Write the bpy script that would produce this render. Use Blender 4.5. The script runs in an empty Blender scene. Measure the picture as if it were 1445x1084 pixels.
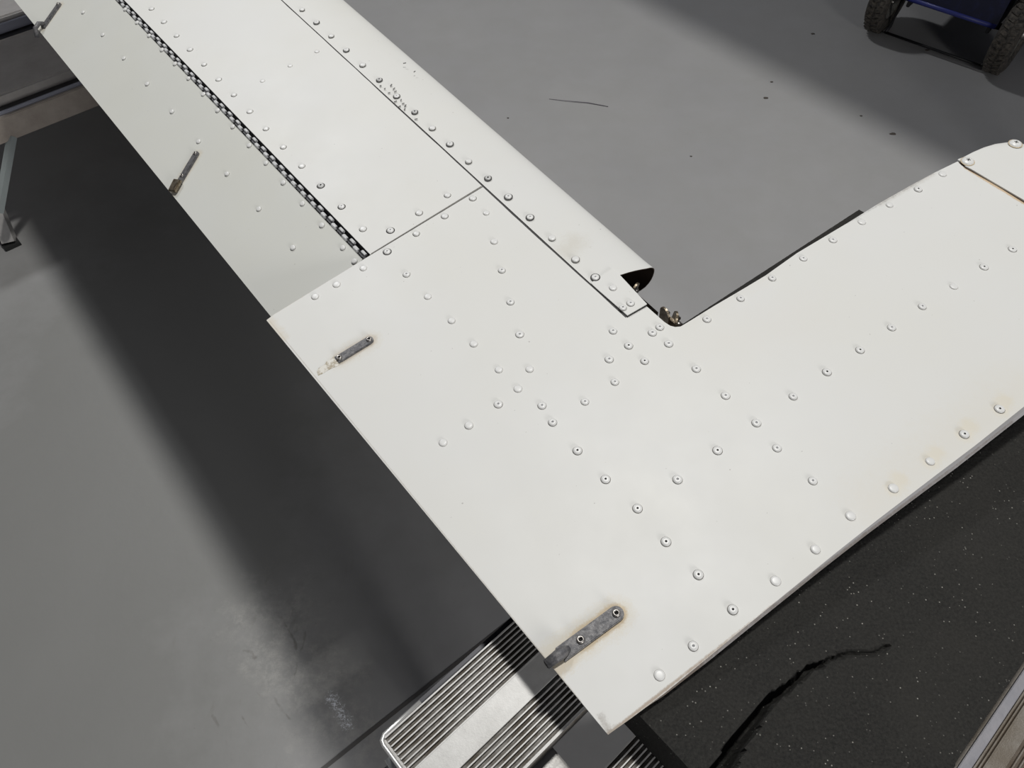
import bpy, bmesh, math, random
import numpy as np
from mathutils import Vector, Matrix
random.seed(7)
S = bpy.context.scene
C = S.collection
# ------------------------------------------------ camera, world, lights, exposure
cam = bpy.data.cameras.new('camera')
cam.sensor_width = 36.0
cam.lens = 1050 / 1445 * 36
cam.clip_start = 0.02
co = bpy.data.objects.new('camera', cam); C.objects.link(co)
co.location = (0, 0, 1.4)
co.rotation_euler = (math.radians(90) - math.atan2(1392, 1050), 0, 0)
S.camera = co
S.view_settings.view_transform = 'Standard'
S.view_settings.look = 'None'
S.view_settings.exposure = 0.0
S.view_settings.gamma = 1.0
S.view_settings.use_curve_mapping = False
w = bpy.data.worlds.new('hangar_air'); S.world = w; w.use_nodes = True
w.node_tree.nodes['Background'].inputs[0].default_value = (0.80, 0.84, 1.0, 1)
w.node_tree.nodes['Background'].inputs[1].default_value = 0.066

def area(name, loc, size, power, col, target=(0, 1, 0.8), sy=None):
    l = bpy.data.lights.new(name, 'AREA'); l.energy = power; l.color = col
    l.shape = 'RECTANGLE' if sy else 'DISK'; l.size = size
    if sy: l.size_y = sy
    o = bpy.data.objects.new(name, l); C.objects.link(o); o.location = loc
    o.rotation_euler = (Vector(target) - Vector(loc)).to_track_quat('-Z', 'Y').to_euler()
    return o
area('hangar_lamp', (0.35, 1.45, 4.5), 0.34, 105, (1.0, 0.985, 0.95), (0.2, 1.2, 0))
area('hangar_lamp', (-1.98, 4.25, 4.5), 0.45, 76, (0.97, 0.98, 1.0), (-.3, 1.9, 0))
area('horn_face_fill', (1.9, -2.3, 1.7), 0.9, 50, (1.0, 0.985, 0.97), (0.4, 0.2, 0.8))  # added fill without a known source, brightens the front face of the horn

# ------------------------------------------------ helpers
def mat(name, col=(0.5, 0.5, 0.5), rough=0.5, metal=0.0, spec=0.5):
    m = bpy.data.materials.new(name); m.use_nodes = True
    b = m.node_tree.nodes['Principled BSDF']
    b.inputs['Base Color'].default_value = (*col, 1); b.inputs['Roughness'].default_value = rough
    b.inputs['Metallic'].default_value = metal; b.inputs['Specular IOR Level'].default_value = spec
    return m
class NT:
    def __init__(s, m): s.t = m.node_tree; s.b = s.t.nodes['Principled BSDF']
    def n(s, k, ins=None, **kw):
        d = s.t.nodes.new(k)
        for a, v in kw.items(): setattr(d, a, v)
        for a, v in (ins or {}).items(): s.put(d.inputs[a], v)
        return d
    def put(s, sock, v):
        if isinstance(v, bpy.types.NodeSocket): s.t.links.new(v, sock)
        else: sock.default_value = v
    def math(s, op, a, b=0.0, c=None, clamp=False):
        d = s.n('ShaderNodeMath', operation=op, use_clamp=clamp); s.put(d.inputs[0], a); s.put(d.inputs[1], b)
        if c is not None: s.put(d.inputs[2], c)
        return d.outputs[0]
    def vmath(s, op, a, b=None, out=0):
        d = s.n('ShaderNodeVectorMath', operation=op); s.put(d.inputs[0], a)
        if b is not None: s.put(d.inputs[1], b)
        return d.outputs[out]
    def noise(s, vec, scale, detail=3, rough=0.5, out=0):
        d = s.n('ShaderNodeTexNoise', {'Vector': vec, 'Scale': scale, 'Detail': detail, 'Roughness': rough}); return d.outputs[out]
    def ramp(s, v, a, b, lo=0.0, hi=1.0):
        d = s.n('ShaderNodeMapRange', {'Value': v, 'From Min': a, 'From Max': b, 'To Min': lo, 'To Max': hi}); d.clamp = True; return d.outputs[0]
    def mix(s, f, a, b):
        d = s.n('ShaderNodeMix', data_type='RGBA'); s.put(d.inputs[0], f)
        for i, v in ((6, a), (7, b)): s.put(d.inputs[i], (*v, 1) if isinstance(v, tuple) else v)
        return d.outputs[2]
    def seg(s, P, a, b):                       # distance to a segment
        a = Vector(a); b = Vector(b); d = b - a
        pa = s.vmath('SUBTRACT', P, tuple(a))
        h = s.math('DIVIDE', s.vmath('DOT_PRODUCT', pa, tuple(d), 1), d.length_squared, clamp=True)
        sc = s.n('ShaderNodeVectorMath', operation='SCALE'); sc.inputs[0].default_value = tuple(d); s.put(sc.inputs[3], h)
        return s.vmath('LENGTH', s.vmath('SUBTRACT', pa, sc.outputs[0]), None, 1)
    def bump(s, h, strength, dist):
        d = s.n('ShaderNodeBump', {'Height': h, 'Strength': strength, 'Distance': dist}); s.t.links.new(d.outputs[0], s.b.inputs['Normal'])
def coords(N): return N.n('ShaderNodeTexCoord').outputs['Object']

def obj(name, me, m, parent=None, kind=None, loc=None):
    o = bpy.data.objects.new(name, me); C.objects.link(o)
    if m is not None:
        for x in (m if isinstance(m, (list, tuple)) else [m]): me.materials.append(x)
    if parent: o.parent = parent
    if kind: o['kind'] = kind
    if loc is not None: o.location = loc
    return o
def thing(name, label, cat, loc=(0, 0, 0), rotz=0.0, group=None):
    o = bpy.data.objects.new(name, None); C.objects.link(o); o.empty_display_size = 0.05
    o.location = loc; o.rotation_euler = (0, 0, rotz); tag(o, label, cat, group); return o
def tag(o, label, cat, group=None):
    o['label'] = label; o['category'] = cat
    if group: o['group'] = group
    return o
def pydata(name, v, f, smooth=False):
    me = bpy.data.meshes.new(name); me.from_pydata([tuple(map(float, q)) for q in v], [], f)
    bm = bmesh.new(); bm.from_mesh(me); bmesh.ops.recalc_face_normals(bm, faces=bm.faces); bm.to_mesh(me); bm.free()
    if smooth: me.polygons.foreach_set('use_smooth', [True] * len(me.polygons))
    me.update(); return me
def slab(name, top, th, bev=0.0):              # polygon extruded down by th
    bm = bmesh.new(); vs = [bm.verts.new(q) for q in top]; f = bm.faces.new(vs)
    r = bmesh.ops.extrude_face_region(bm, geom=[f]); ev = [g for g in r['geom'] if isinstance(g, bmesh.types.BMVert)]
    bmesh.ops.translate(bm, verts=ev, vec=(0, 0, -th)); bmesh.ops.recalc_face_normals(bm, faces=bm.faces)
    if bev: bmesh.ops.bevel(bm, geom=bm.edges[:], offset=bev, segments=2, affect='EDGES', clamp_overlap=True)
    bmesh.ops.triangulate(bm, faces=[g for g in bm.faces if len(g.verts) > 4])
    me = bpy.data.meshes.new(name); bm.to_mesh(me); bm.free(); return me
def box_bm(bm, c, s, M=None, bev=0.0):
    r = bmesh.ops.create_cube(bm, size=1.0); vs = r['verts']
    bmesh.ops.scale(bm, vec=s, verts=vs)
    if bev: 
        es = list({e for v in vs for e in v.link_edges}); q = bmesh.ops.bevel(bm, geom=es, offset=bev, segments=2, affect='EDGES'); vs = list({v for v in q['verts']} | {v for v in vs if v.is_valid})
    if M is not None: bmesh.ops.transform(bm, matrix=M, verts=vs)
    bmesh.ops.translate(bm, verts=vs, vec=c)
def bm_me(bm, name, smooth=False):
    bmesh.ops.recalc_face_normals(bm, faces=bm.faces)
    me = bpy.data.meshes.new(name); bm.to_mesh(me); bm.free()
    if smooth: me.polygons.foreach_set('use_smooth', [True] * len(me.polygons))
    return me
def box(name, c, s, bev=0.0, M=None):
    bm = bmesh.new(); box_bm(bm, c, s, M, bev); return bm_me(bm, name)
def tube(name, pts, r, seg=10, cap=True, square=False):
    pts = [Vector(p) for p in pts]; rs = r if isinstance(r, (list, tuple)) else [r] * len(pts)
    V = []; F = []; k = 4 if square else seg
    for i, p in enumerate(pts):
        d = (pts[min(i + 1, len(pts) - 1)] - pts[max(i - 1, 0)]).normalized()
        up = Vector((0, 0, 1)) if abs(d.z) < 0.95 else Vector((1, 0, 0))
        x = d.cross(up).normalized(); y = x.cross(d).normalized()
        for j in range(k):
            an = 2 * math.pi * (j + (0.5 if square else 0)) / k; V.append(p + (x * math.cos(an) + y * math.sin(an)) * rs[i] * (1.414 if square else 1))
    for i in range(len(pts) - 1):
        for j in range(k): F.append((i * k + j, i * k + (j + 1) % k, (i + 1) * k + (j + 1) % k, (i + 1) * k + j))
    if cap: F.append(tuple(range(k))); F.append(tuple((len(pts) - 1) * k + j for j in range(k)))
    return pydata(name, V, F, not square)
def lathe(name, prof, seg=16, mats=None):      # closed on the axis when a radius is 0
    V = []; F = []; MI = []
    idx = []
    for r, z in prof:
        if r == 0: idx.append([len(V)] * seg); V.append((0, 0, z))
        else:
            idx.append(list(range(len(V), len(V) + seg))); V += [(r * math.cos(2 * math.pi * j / seg), r * math.sin(2 * math.pi * j / seg), z) for j in range(seg)]
    for i in range(len(prof) - 1):
        for j in range(seg):
            q = [idx[i][j], idx[i][(j + 1) % seg], idx[i + 1][(j + 1) % seg], idx[i + 1][j]]
            q = list(dict.fromkeys(q))
            if len(q) > 2: F.append(q); MI.append(mats[i] if mats else 0)
    me = bpy.data.meshes.new(name); me.from_pydata(V, [], F)
    for p, k in zip(me.polygons, MI): p.material_index = k; p.use_smooth = True
    me.update(); return me

ORG = (0.0715, 0.1252, 0.8)
ANG = 0.67915
LE_RIV = [(0.3388, 1.0482, 0.03, 1), (0.3365, 1.0005, 0.0298, 2), (0.3336, 0.9524, 0.0296, 1), (0.3305, 0.9047, 0.0293, 2), (0.3277, 0.856, 0.0291, 1), (0.3254, 0.8091, 0.0289, 3), (0.3221, 0.7609, 0.0286, 2), (0.3203, 0.7148, 0.0284, 3), (0.3177, 0.671, 0.0282, 1), (0.3155, 0.6292, 0.028, 2), (0.3126, 0.5859, 0.0278, 1), (0.3113, 0.5449, 0.0277, 3), (0.3088, 0.5022, 0.0274, 2), (0.3056, 0.4582, 0.0272, 2), (0.3027, 0.4158, 0.0269, 0), (0.3003, 0.3733, 0.0267, 1), (0.2984, 0.3392, 0.0266, 2), (0.3022, 0.3156, 0.0269, 0), (0.301, 0.2877, 0.0268, 4), (0.2908, 0.2886, 0.0259, 4)]
MAIN_RIV = [(0.1667, 1.2333, 0.0142, 1), (0.1651, 1.1816, 0.014, 1), (0.1631, 1.1297, 0.0139, 1), (0.1621, 1.0797, 0.0138, 1), (0.1607, 1.0282, 0.0137, 1), (0.1597, 0.9784, 0.0136, 1), (0.1589, 0.9287, 0.0135, 1), (0.1577, 0.8783, 0.0134, 1), (0.156, 0.8289, 0.0133, 1), (0.1547, 0.7786, 0.0131, 1), (0.1537, 0.7285, 0.0131, 1), (0.1527, 0.6793, 0.013, 3), (0.1521, 0.629, 0.0129, 2), (0.1508, 0.5789, 0.0128, 1), (0.1735, 0.5545, 0.0147, 2), (0.215, 0.5554, 0.0183, 1), (0.2577, 0.5567, 0.0219, 1), (0.2983, 0.9364, 0.0254, 5), (0.2517, 0.9333, 0.0214, 5), (0.2046, 0.9295, 0.0174, 5)]
TIP_RIV = [(0.1517, 0.5284, 0.0129, 2), (0.1928, 0.5292, 0.0164, 1), (0.2341, 0.5299, 0.0199, 1), (0.2768, 0.5313, 0.0235, 1), (0.1176, 0.5258, 0.01, 0), (0.0821, 0.5255, 0.007, 0), (0.0549, 0.5265, 0.0047, 0), (0.2735, 0.5006, 0.0232, 0), (0.2515, 0.4577, 0.0214, 0), (0.2305, 0.4173, 0.0196, 4), (0.2091, 0.3755, 0.0178, 4), (0.1889, 0.3351, 0.0161, 4), (0.1459, 0.3574, 0.0124, 0), (0.147, 0.3975, 0.0125, 0), (0.1475, 0.442, 0.0125, 0), (0.1485, 0.4846, 0.0126, 4), (0.1451, 0.3146, 0.0123, 0), (0.1686, 0.2946, 0.0143, 0), (0.145, 0.2841, 0.0123, 0), (0.1192, 0.2828, 0.0101, 4), (0.15, 0.2535, 0.0128, 4), (0.1453, 0.2324, 0.0124, 4), (0.0832, 0.2827, 0.0071, 0), (0.0534, 0.2838, 0.0045, 0), (0.2629, 0.2743, 0.0223, 4), (0.2616, 0.2501, 0.0222, 6), (0.26, 0.2258, 0.0221, 6), (0.2356, 0.2508, 0.02, 4), (0.2209, 0.2271, 0.0188, 4), (0.1838, 0.2294, 0.0156, 4), (0.2909, 0.246, 0.0247, 4), (0.3016, 0.2461, 0.0256, 4), (0.293, 0.2252, 0.0249, 4), (0.3443, 0.2214, 0.0293, 4), (0.2909, 0.1857, 0.0247, 4), (0.2886, 0.1459, 0.0245, 4), (0.2869, 0.1068, 0.0244, 4), (0.2386, 0.1104, 0.0203, 6), (0.2804, 0.0771, 0.0238, 4), (0.1427, 0.1941, 0.0121, 6), (0.1422, 0.1556, 0.0121, 6), (0.1902, 0.1135, 0.0162, 4), (0.1438, 0.1165, 0.0122, 6), (0.4705, 0.0926, 0.04, 4), (0.4251, 0.096, 0.0361, 6), (0.3805, 0.1005, 0.0323, 6), (0.3348, 0.1035, 0.0285, 4), (0.2781, 0.0354, 0.0236, 4), (0.2754, -0.0063, 0.0234, 0), (0.3239, -0.0139, 0.0275, 0), (0.3697, -0.0188, 0.0314, 0), (0.4155, -0.0224, 0.0353, 6), (0.4622, -0.0278, 0.0393, 6), (0.6499, 0.0728, 0.0552, 6), (0.6065, 0.0782, 0.0515, 6), (0.5611, 0.0834, 0.0477, 0), (0.5152, 0.0887, 0.0438, 4), (0.4355, 0.2138, 0.037, 4), (0.3901, 0.2171, 0.0332, 4), (0.4815, 0.2102, 0.0409, 4), (0.526, 0.2063, 0.0447, 4), (0.5709, 0.2025, 0.0485, 0), (0.6145, 0.1983, 0.0522, 0), (0.6585, 0.1921, 0.056, 6), (0.6998, 0.1885, 0.0595, 0), (0.1405, 0.0788, 0.0119, 6), (0.14, 0.0413, 0.0119, 6), (0.1395, 0.0037, 0.0119, 6), (0.1837, -0.0027, 0.0156, 0), (0.0947, 0.0041, 0.008, 4), (0.0591, 0.0056, 0.005, 0), (0.2293, -0.0062, 0.0195, 0)]
TAB_RIV = [(0.1362, 1.2706, 0.008, 0), (0.1347, 1.2189, 0.0077, 0), (0.1336, 1.1689, 0.0076, 0), (0.1322, 1.1176, 0.0073, 0), (0.1313, 1.0686, 0.0072, 0), (0.1302, 1.0191, 0.007, 0), (0.1294, 0.9683, 0.0069, 0), (0.1277, 0.9191, 0.0066, 0), (0.1268, 0.871, 0.0065, 0), (0.125, 0.8197, 0.006, 0), (0.1244, 0.7721, 0.006, 0), (0.1227, 0.7231, 0.0056, 0), (0.1214, 0.6726, 0.0054, 0), (0.12, 0.6234, 0.0051, 0), (0.1191, 0.5741, 0.005, 0), (0.1177, 0.5464, 0.0046, 0), (0.0868, 1.3466, -0.0107, 0), (0.0855, 1.2558, -0.0108, 0), (0.0847, 1.1663, -0.0106, 0), (0.0842, 1.0751, -0.0104, 0), (0.0834, 0.9846, -0.0102, 0), (0.0824, 0.8951, -0.0102, 0), (0.081, 0.8058, -0.0103, 0), (0.0806, 0.7165, -0.01, 0), (0.0793, 0.6272, -0.01, 0)]
HK = (0.01287, 0.12818)
LAP = (0.0543, 0.27044)
FRONT = [(-0.0001, 0.0001, -0.0), (0.0219, -0.0028, 0.0019), (0.0531, -0.0062, 0.0045), (0.1, -0.0094, 0.0085), (0.1401, -0.012, 0.0119), (0.1855, -0.0151, 0.0158), (0.2358, -0.0186, 0.02), (0.2898, -0.023, 0.0246), (0.3628, -0.03, 0.0308), (0.4136, -0.0351, 0.0352), (0.4808, -0.0405, 0.0409)]
HORN = [(0.3114, 0.2757, 0.0265), (0.31, 0.2477, 0.0264), (0.3109, 0.2403, 0.0264), (0.3135, 0.2359, 0.0266), (0.318, 0.2327, 0.027), (0.3277, 0.2317, 0.0279), (0.3631, 0.2286, 0.0309), (0.4035, 0.2241, 0.0343), (0.4333, 0.2211, 0.0368), (0.4833, 0.2198, 0.0411), (0.557, 0.2122, 0.0473), (0.6069, 0.208, 0.0516), (0.6559, 0.2019, 0.0558), (0.6928, 0.1967, 0.0589), (0.7316, 0.1895, 0.0622)]
CAP = [(0.7316, 0.1895, 0.0622), (0.7682, 0.185, 0.0653), (0.7912, 0.1793, 0.0672), (0.8124, 0.1675, 0.0691), (0.728, 0.1772, 0.0619), (0.7269, 0.1395, 0.0618), (0.7231, 0.1034, 0.0615)]
SCREW = [(0.7368, 0.1811, 0.0636), (0.8023, 0.1637, 0.0692)]
SEAM = [(0.1348, 0.5374, 0.0115), (0.2971, 0.5399, 0.0253)]
TEC = [(-0.0021, 0.5335, -0.0002), (0.0076, 0.5353, 0.0006)]
STRIP = [(0.2867, 0.2784, 0.0244), (0.3114, 0.2757, 0.0265), (0.3187, 0.3249, 0.0271)]
NOSE_END = [(0.3481, 0.3203, 0.0296), (0.3537, 0.3151, 0.0301)]
NOSE = (0.06895, 0.34574)
WICK1 = [(0.066, 0.0612, 0.0056), (0.0301, 0.0641, 0.0026), (0.0169, 0.0654, 0.0014), (0.0009, 0.0675, 0.0001)]
WICK2 = [(0.0669, 0.434, 0.0057), (0.0309, 0.4348, 0.0026), (0.0047, 0.4305, 0.0004)]
WICK3 = [(0.0693, 0.8766, -0.015), (0.0387, 0.8594, -0.0263), (0.0247, 0.8525, -0.0314), (0.0162, 0.8494, -0.0346)]
WICK4 = [(0.0669, 1.4135, -0.0184), (0.0406, 1.3983, -0.0281), (0.0236, 1.3916, -0.0344), (0.0159, 1.3901, -0.0373)]
TABTE = [(0.0122, 0.5731, -0.0348), (0.018, 1.5283, -0.0372), (0.0156, 0.9534, -0.0353)]
BU = (0.742, 0.6704, 0.0)
CRACK = [(0.3019, 0.1924), (0.2926, 0.1875), (0.2796, 0.186), (0.2704, 0.1867), (0.2555, 0.1836), (0.2352, 0.1768), (0.2161, 0.1619), (0.1987, 0.151), (0.1817, 0.1335), (0.1708, 0.1226), (0.1553, 0.1035), (0.1416, 0.0893)]

SCRATCH = [((-0.487, 0.5786), (-0.4049, 0.44)), ((-0.405, 0.4406), (-0.3892, 0.4174)), ((-0.3946, 0.4723), (-0.3968, 0.3829)), ((-0.4713, 0.3268), (-0.4364, 0.2786)), ((-0.4515, 0.368), (-0.405, 0.2967)), ((-0.4365, 0.37), (-0.3815, 0.2967)), ((-0.5271, 0.3245), (-0.4726, 0.2541)), ((-0.5095, 0.4485), (-0.4693, 0.4328))]
GLINT = [(-0.3224, 0.353), (-0.2887, 0.3094)]
SL = 0.085
TA = math.radians(20.4)
def zt(c): return SL * c
BV = (BU[1], -BU[0], 0)
def uv(u, v, z): return Vector((BU[0] * u + BV[0] * v, BU[1] * u + BV[1] * v, z))
BANG = math.atan2(BU[1], BU[0])

# ------------------------------------------------ materials
def floor_mat():
    m = mat('painted_concrete_floor', (0.3, 0.3, 0.3), 0.42, 0, 0.35); N = NT(m); P = coords(N)
    a = N.ramp(N.noise(P, 1.3, 4, 0.6), 0.3, 0.7); b = N.ramp(N.noise(P, 9, 5, 0.65), 0.35, 0.72)
    col = N.mix(a, (0.300, 0.298, 0.302), (0.335, 0.332, 0.330)); col = N.mix(N.math('MULTIPLY', b, 0.28), col, (0.27, 0.268, 0.25))
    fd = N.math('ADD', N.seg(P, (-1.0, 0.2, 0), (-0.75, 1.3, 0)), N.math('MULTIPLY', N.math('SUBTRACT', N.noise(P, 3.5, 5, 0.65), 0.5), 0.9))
    col = N.mix(N.math('MULTIPLY', N.ramp(fd, 0.85, 0.35), 0.85), col, (0.205, 0.205, 0.195))  # lower-left floor darkened in its colour for dimmer light, mottled like dirt
    # scuffed pale patch in front of the platform
    d = N.seg(P, (-0.46, 0.50, 0), (-0.27, 0.27, 0)); d = N.math('ADD', d, N.math('MULTIPLY', N.math('SUBTRACT', N.noise(P, 14, 5, 0.7), 0.5), 0.30))
    sc = N.math('MULTIPLY', N.ramp(d, 0.10, 0.02), N.ramp(N.noise(P, 38, 6, 0.75), 0.42, 0.62))
    col = N.mix(N.math('MULTIPLY', sc, 0.5), col, (0.42, 0.41, 0.385))
    sv = N.n('ShaderNodeVectorMath', operation='MULTIPLY'); N.put(sv.inputs[0], P); sv.inputs[1].default_value = (1.0, 0.28, 1.0)
    sm = N.ramp(N.noise(sv.outputs[0], 26, 6, 0.7), 0.63, 0.72)
    col = N.mix(N.math('MULTIPLY', N.math('MULTIPLY', sm, N.ramp(d, 0.25, 0.03)), 0.45), col, (0.14, 0.13, 0.105))
    wb = N.math('MULTIPLY', N.math('SUBTRACT', N.noise(P, 30, 4, 0.6), 0.5), 0.006)
    P0_ = P
    wv = N.n('ShaderNodeVectorMath', operation='SCALE'); N.put(wv.inputs[0], N.vmath('SUBTRACT', N.noise(P, 9, 4, 0.6, 1), (0.5, 0.5, 0.5))); wv.inputs[3].default_value = 0.05
    P = N.vmath('ADD', P, wv.outputs[0])
    for a_, b_ in SCRATCH:
        col = N.mix(N.math('MULTIPLY', N.ramp(N.math('ADD', N.seg(P, (*a_, 0), (*b_, 0)), wb), 0.0028, 0.0006), N.ramp(N.noise(P, 25, 3, .6), .4, .6, .1, .5)), col, (0.10, 0.09, 0.075))
    P = P0_
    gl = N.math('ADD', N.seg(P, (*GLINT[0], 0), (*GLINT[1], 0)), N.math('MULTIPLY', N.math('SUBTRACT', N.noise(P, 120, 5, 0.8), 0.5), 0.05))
    col = N.mix(N.math('MULTIPLY', N.ramp(gl, 0.012, 0.004), N.ramp(N.noise(P, 170, 5, .8), .48, .56)), col, (0.78, 0.80, 0.84))  # glints of light painted as pale specks in the floor colour
    spk = N.ramp(N.noise(P, 120, 2, 0.5), 0.76, 0.80); col = N.mix(N.math('MULTIPLY', spk, 0.35), col, (0.12, 0.11, 0.10))
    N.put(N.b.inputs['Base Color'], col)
    N.put(N.b.inputs['Roughness'], N.ramp(N.noise(P, 5, 4, 0.6), 0.3, 0.7, 0.36, 0.50))
    N.bump(N.noise(P, 30, 4, 0.6), 0.10, 0.004)
    return m
SKIN = (0.675, 0.675, 0.655)
def skin_mat(name, stains=(), tint=SKIN, mid=None):
    m = mat(name, tint, 0.40, 0, 0.42); N = NT(m); P = coords(N)
    n1 = N.ramp(N.noise(P, 7, 4, 0.55), 0.35, 0.7)
    col = N.mix(N.math('MULTIPLY', n1, 0.55), tint, (tint[0] * 0.985, tint[1] * 0.975, tint[2] * 0.935))
    # faint scratches and specks
    st = N.n('ShaderNodeMapping'); N.put(st.inputs[0], P); st.inputs['Rotation'].default_value = (0, 0, 0.25); st.inputs['Scale'].default_value = (1, 5, 1)
    scr = N.ramp(N.noise(st.outputs[0], 70, 3, 0.6), 0.735, 0.76); gate = N.ramp(N.noise(P, 11, 2, 0.5), 0.52, 0.62)
    col = N.mix(N.math('MULTIPLY', N.math('MULTIPLY', scr, gate), 0.35), col, (0.36, 0.35, 0.34))
    spk = N.ramp(N.noise(P, 260, 1, 0.5), 0.80, 0.83); col = N.mix(N.math('MULTIPLY', spk, 0.5), col, (0.22, 0.2, 0.18))
    wob = N.math('MULTIPLY', N.math('SUBTRACT', N.math('ADD', N.noise(P, 130, 4, 0.7), N.noise(P, 620, 4, 0.7)), 1.0), 1.5)
    for (a, b, r0, r1, c, k) in stains:
        d = N.math('ADD', N.seg(P, a, b), N.math('MULTIPLY', wob, (r1 - r0) * 0.9))
        col = N.mix(N.math('MULTIPLY', N.ramp(d, r1, r0), k), col, c)
    N.put(N.b.inputs['Base Color'], col)
    N.put(N.b.inputs['Roughness'], N.ramp(N.noise(P, 16, 3, 0.6), 0.3, 0.7, 0.46, 0.54))
    big = N.noise(P, 5.5, 2, 0.5); fine = N.noise(P, 150, 3, 0.6)
    N.bump(N.math('ADD', N.math('MULTIPLY', big, 0.45), N.math('MULTIPLY', fine, 0.012)), 0.5, 0.004)
    return m
def L3(q, dz=0.0): return (q[0], q[1], q[2] + dz)
RUST = (0.48, 0.36, 0.20); GRIME = (0.20, 0.175, 0.145)
def off(a, b, ds, k=0.0): return (a[0], a[1] + ds, a[2])
W1a, W1b, W1c, W1d = WICK1; W2a, W2b, W2c = WICK2
tip_st = [
    (W1a, W1d, 0.008, 0.018, (0.62, 0.56, 0.44), 0.6), (W1a, W1b, 0.0075, 0.0105, RUST, 0.8), (W1b, (W1d[0]-.004, W1d[1]-.006, 0), 0.006, 0.012, (0.58, 0.49, 0.35), 0.55),
    (W2a, W2b, 0.006, 0.0095, (0.42, 0.34, 0.25), 0.75), (W2a, W2b, 0.008, 0.016, (0.62, 0.58, 0.50), 0.5),
    (FRONT[0], (0.52, -0.045, 0.04), 0.0006, 0.0018, (0.30, 0.22, 0.15), 0.8),
    ((0.0015, 0.001, 0), (0.0045, 0.012, 0), -0.0015, 0.0038, (0.26, 0.23, 0.20), 0.8), ((0.001, 0.0, 0), (0.012, -0.001, 0), -0.001, 0.0032, (0.33, 0.29, 0.24), 0.7),
    ((0.0, 0.03, 0), (0.0, 0.53, 0), 0.0001, 0.0009, (0.36, 0.32, 0.27), 0.5),
    ((0.0, 0.50, 0), (0.0, 0.53, 0), 0.0008, 0.008, (0.60, 0.54, 0.44), 0.6),
    ((0.0, 0.536, 0), (0.14, 0.539, 0.012), 0.0003, 0.0018, (0.45, 0.36, 0.26), 0.6),
    (CAP[4], (0.715, 0.02, 0.061), 0.0014, 0.0034, (0.50, 0.31, 0.12), 0.7),
    (HORN[11], HORN[13], 0.0008, 0.0055, (0.50, 0.48, 0.44), 0.6),
    (HORN[10], HORN[13], -0.0020, 0.0016, (0.24, 0.23, 0.22), 0.85),
    (HORN[5], HORN[8], 0.001, 0.014, (0.655, 0.64, 0.595), 0.4),
    ((0.33, 0.19, 0.028), (0.42, 0.16, 0.035), 0.004, 0.05, (0.665, 0.65, 0.61), 0.35),
    ((0.30, -0.01, 0.025), (0.5, -0.03, 0.04), 0.004, 0.04, (0.66, 0.64, 0.585), 0.6),
]
for q in TIP_RIV:
    if q[0] > 0.29 and q[1] < 0.05 and q[0] > 0.25: tip_st.append((q[:3], (q[0] + .012, q[1] + .002, q[2] + .001), 0.004, 0.010, (0.66, 0.60, 0.47), 0.45))
M_tip = skin_mat('white_paint_outer_skin', tip_st)
M_main = skin_mat('white_paint_inner_skin', [(SEAM[0], SEAM[1], 0.0006, 0.0018, (0.4, 0.36, 0.30), 0.5)])
ra = LE_RIV[5]; rb = LE_RIV[7]
M_le = skin_mat('white_paint_nose_skin', [((0.30, 0.39, 0.026), (0.318, 0.395, 0.028), 0.002, 0.02, (0.56, 0.53, 0.46), 0.45)])
M_tab = skin_mat('white_paint_tab_skin', [
    (WICK3[0], WICK3[3], 0.004, 0.011, (0.56, 0.49, 0.37), 0.6), (WICK4[0], WICK4[2], 0.004, 0.011, (0.56, 0.49, 0.37), 0.6)],
    tint=(0.63, 0.635, 0.60))
M_lapline = mat('lap_shade_and_dirt', (0.028, 0.026, 0.026), 0.6)
M_brown = mat('brown_primed_metal', (0.085, 0.062, 0.045), 0.45, 0.3)
def bare_metal(name, c0, c1, rough, scale=60, metal=1.0):
    m = mat(name, c0, rough, metal); N = NT(m); P = coords(N)
    N.put(N.b.inputs['Base Color'], N.mix(N.ramp(N.noise(P, scale, 5, 0.7), 0.38, 0.66), c0, c1))
    N.put(N.b.inputs['Roughness'], N.ramp(N.noise(P, scale * 1.7, 4, 0.6), 0.3, 0.7, rough - 0.12, rough + 0.15))
    N.bump(N.noise(P, scale * 2.5, 4, 0.65), 0.35, 0.0012); return m
M_wick = bare_metal('weathered_zinc', (0.085, 0.085, 0.092), (0.19, 0.185, 0.185), 0.5, 230, 0.35)
M_lug = bare_metal('tarnished_bracket_steel', (0.16, 0.125, 0.085), (0.36, 0.31, 0.24), 0.38, 140, 0.85)
M_steel = mat('dull_rivet_steel', (0.38, 0.36, 0.34), 0.35, 0.9)
M_hole = mat('dark_hole', (0.012, 0.011, 0.010), 0.8)
M_rivet = mat('white_painted_rivet', (0.70, 0.70, 0.685), 0.36)
M_rivet2 = mat('grey_worn_rivet', (0.52, 0.52, 0.51), 0.4)
M_ring = mat('rivet_shade_ring', (0.15, 0.14, 0.125), 0.7)  # ring colour for painted rivet edge shadows, also used on the panel seam
M_ringd = mat('black_shade_ring', (0.035, 0.033, 0.031), 0.7)
M_ringl = mat('faint_shade_ring', (0.40, 0.385, 0.35), 0.7)
M_dim = mat('grey_rivet_dimple', (0.30, 0.30, 0.31), 0.45, 0.4)
M_web = skin_mat('grey_white_rib_paint', [], tint=(0.62, 0.61, 0.62))
M_glue = mat('bare_metal_glue_patch', (0.40, 0.36, 0.27), 0.4)
N = NT(M_glue); P = coords(N); N.put(N.b.inputs['Base Color'], N.mix(N.ramp(N.noise(P, 150, 4, 0.7), 0.45, 0.55), (0.36, 0.31, 0.22), (0.66, 0.64, 0.58)))
M_knk = bare_metal('grey_hinge_knuckle', (0.72, 0.73, 0.73), (0.42, 0.42, 0.43), 0.5, 160, 0.0)
M_gap = mat('black_hinge_gap', (0.014, 0.014, 0.018), 0.5)

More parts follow.
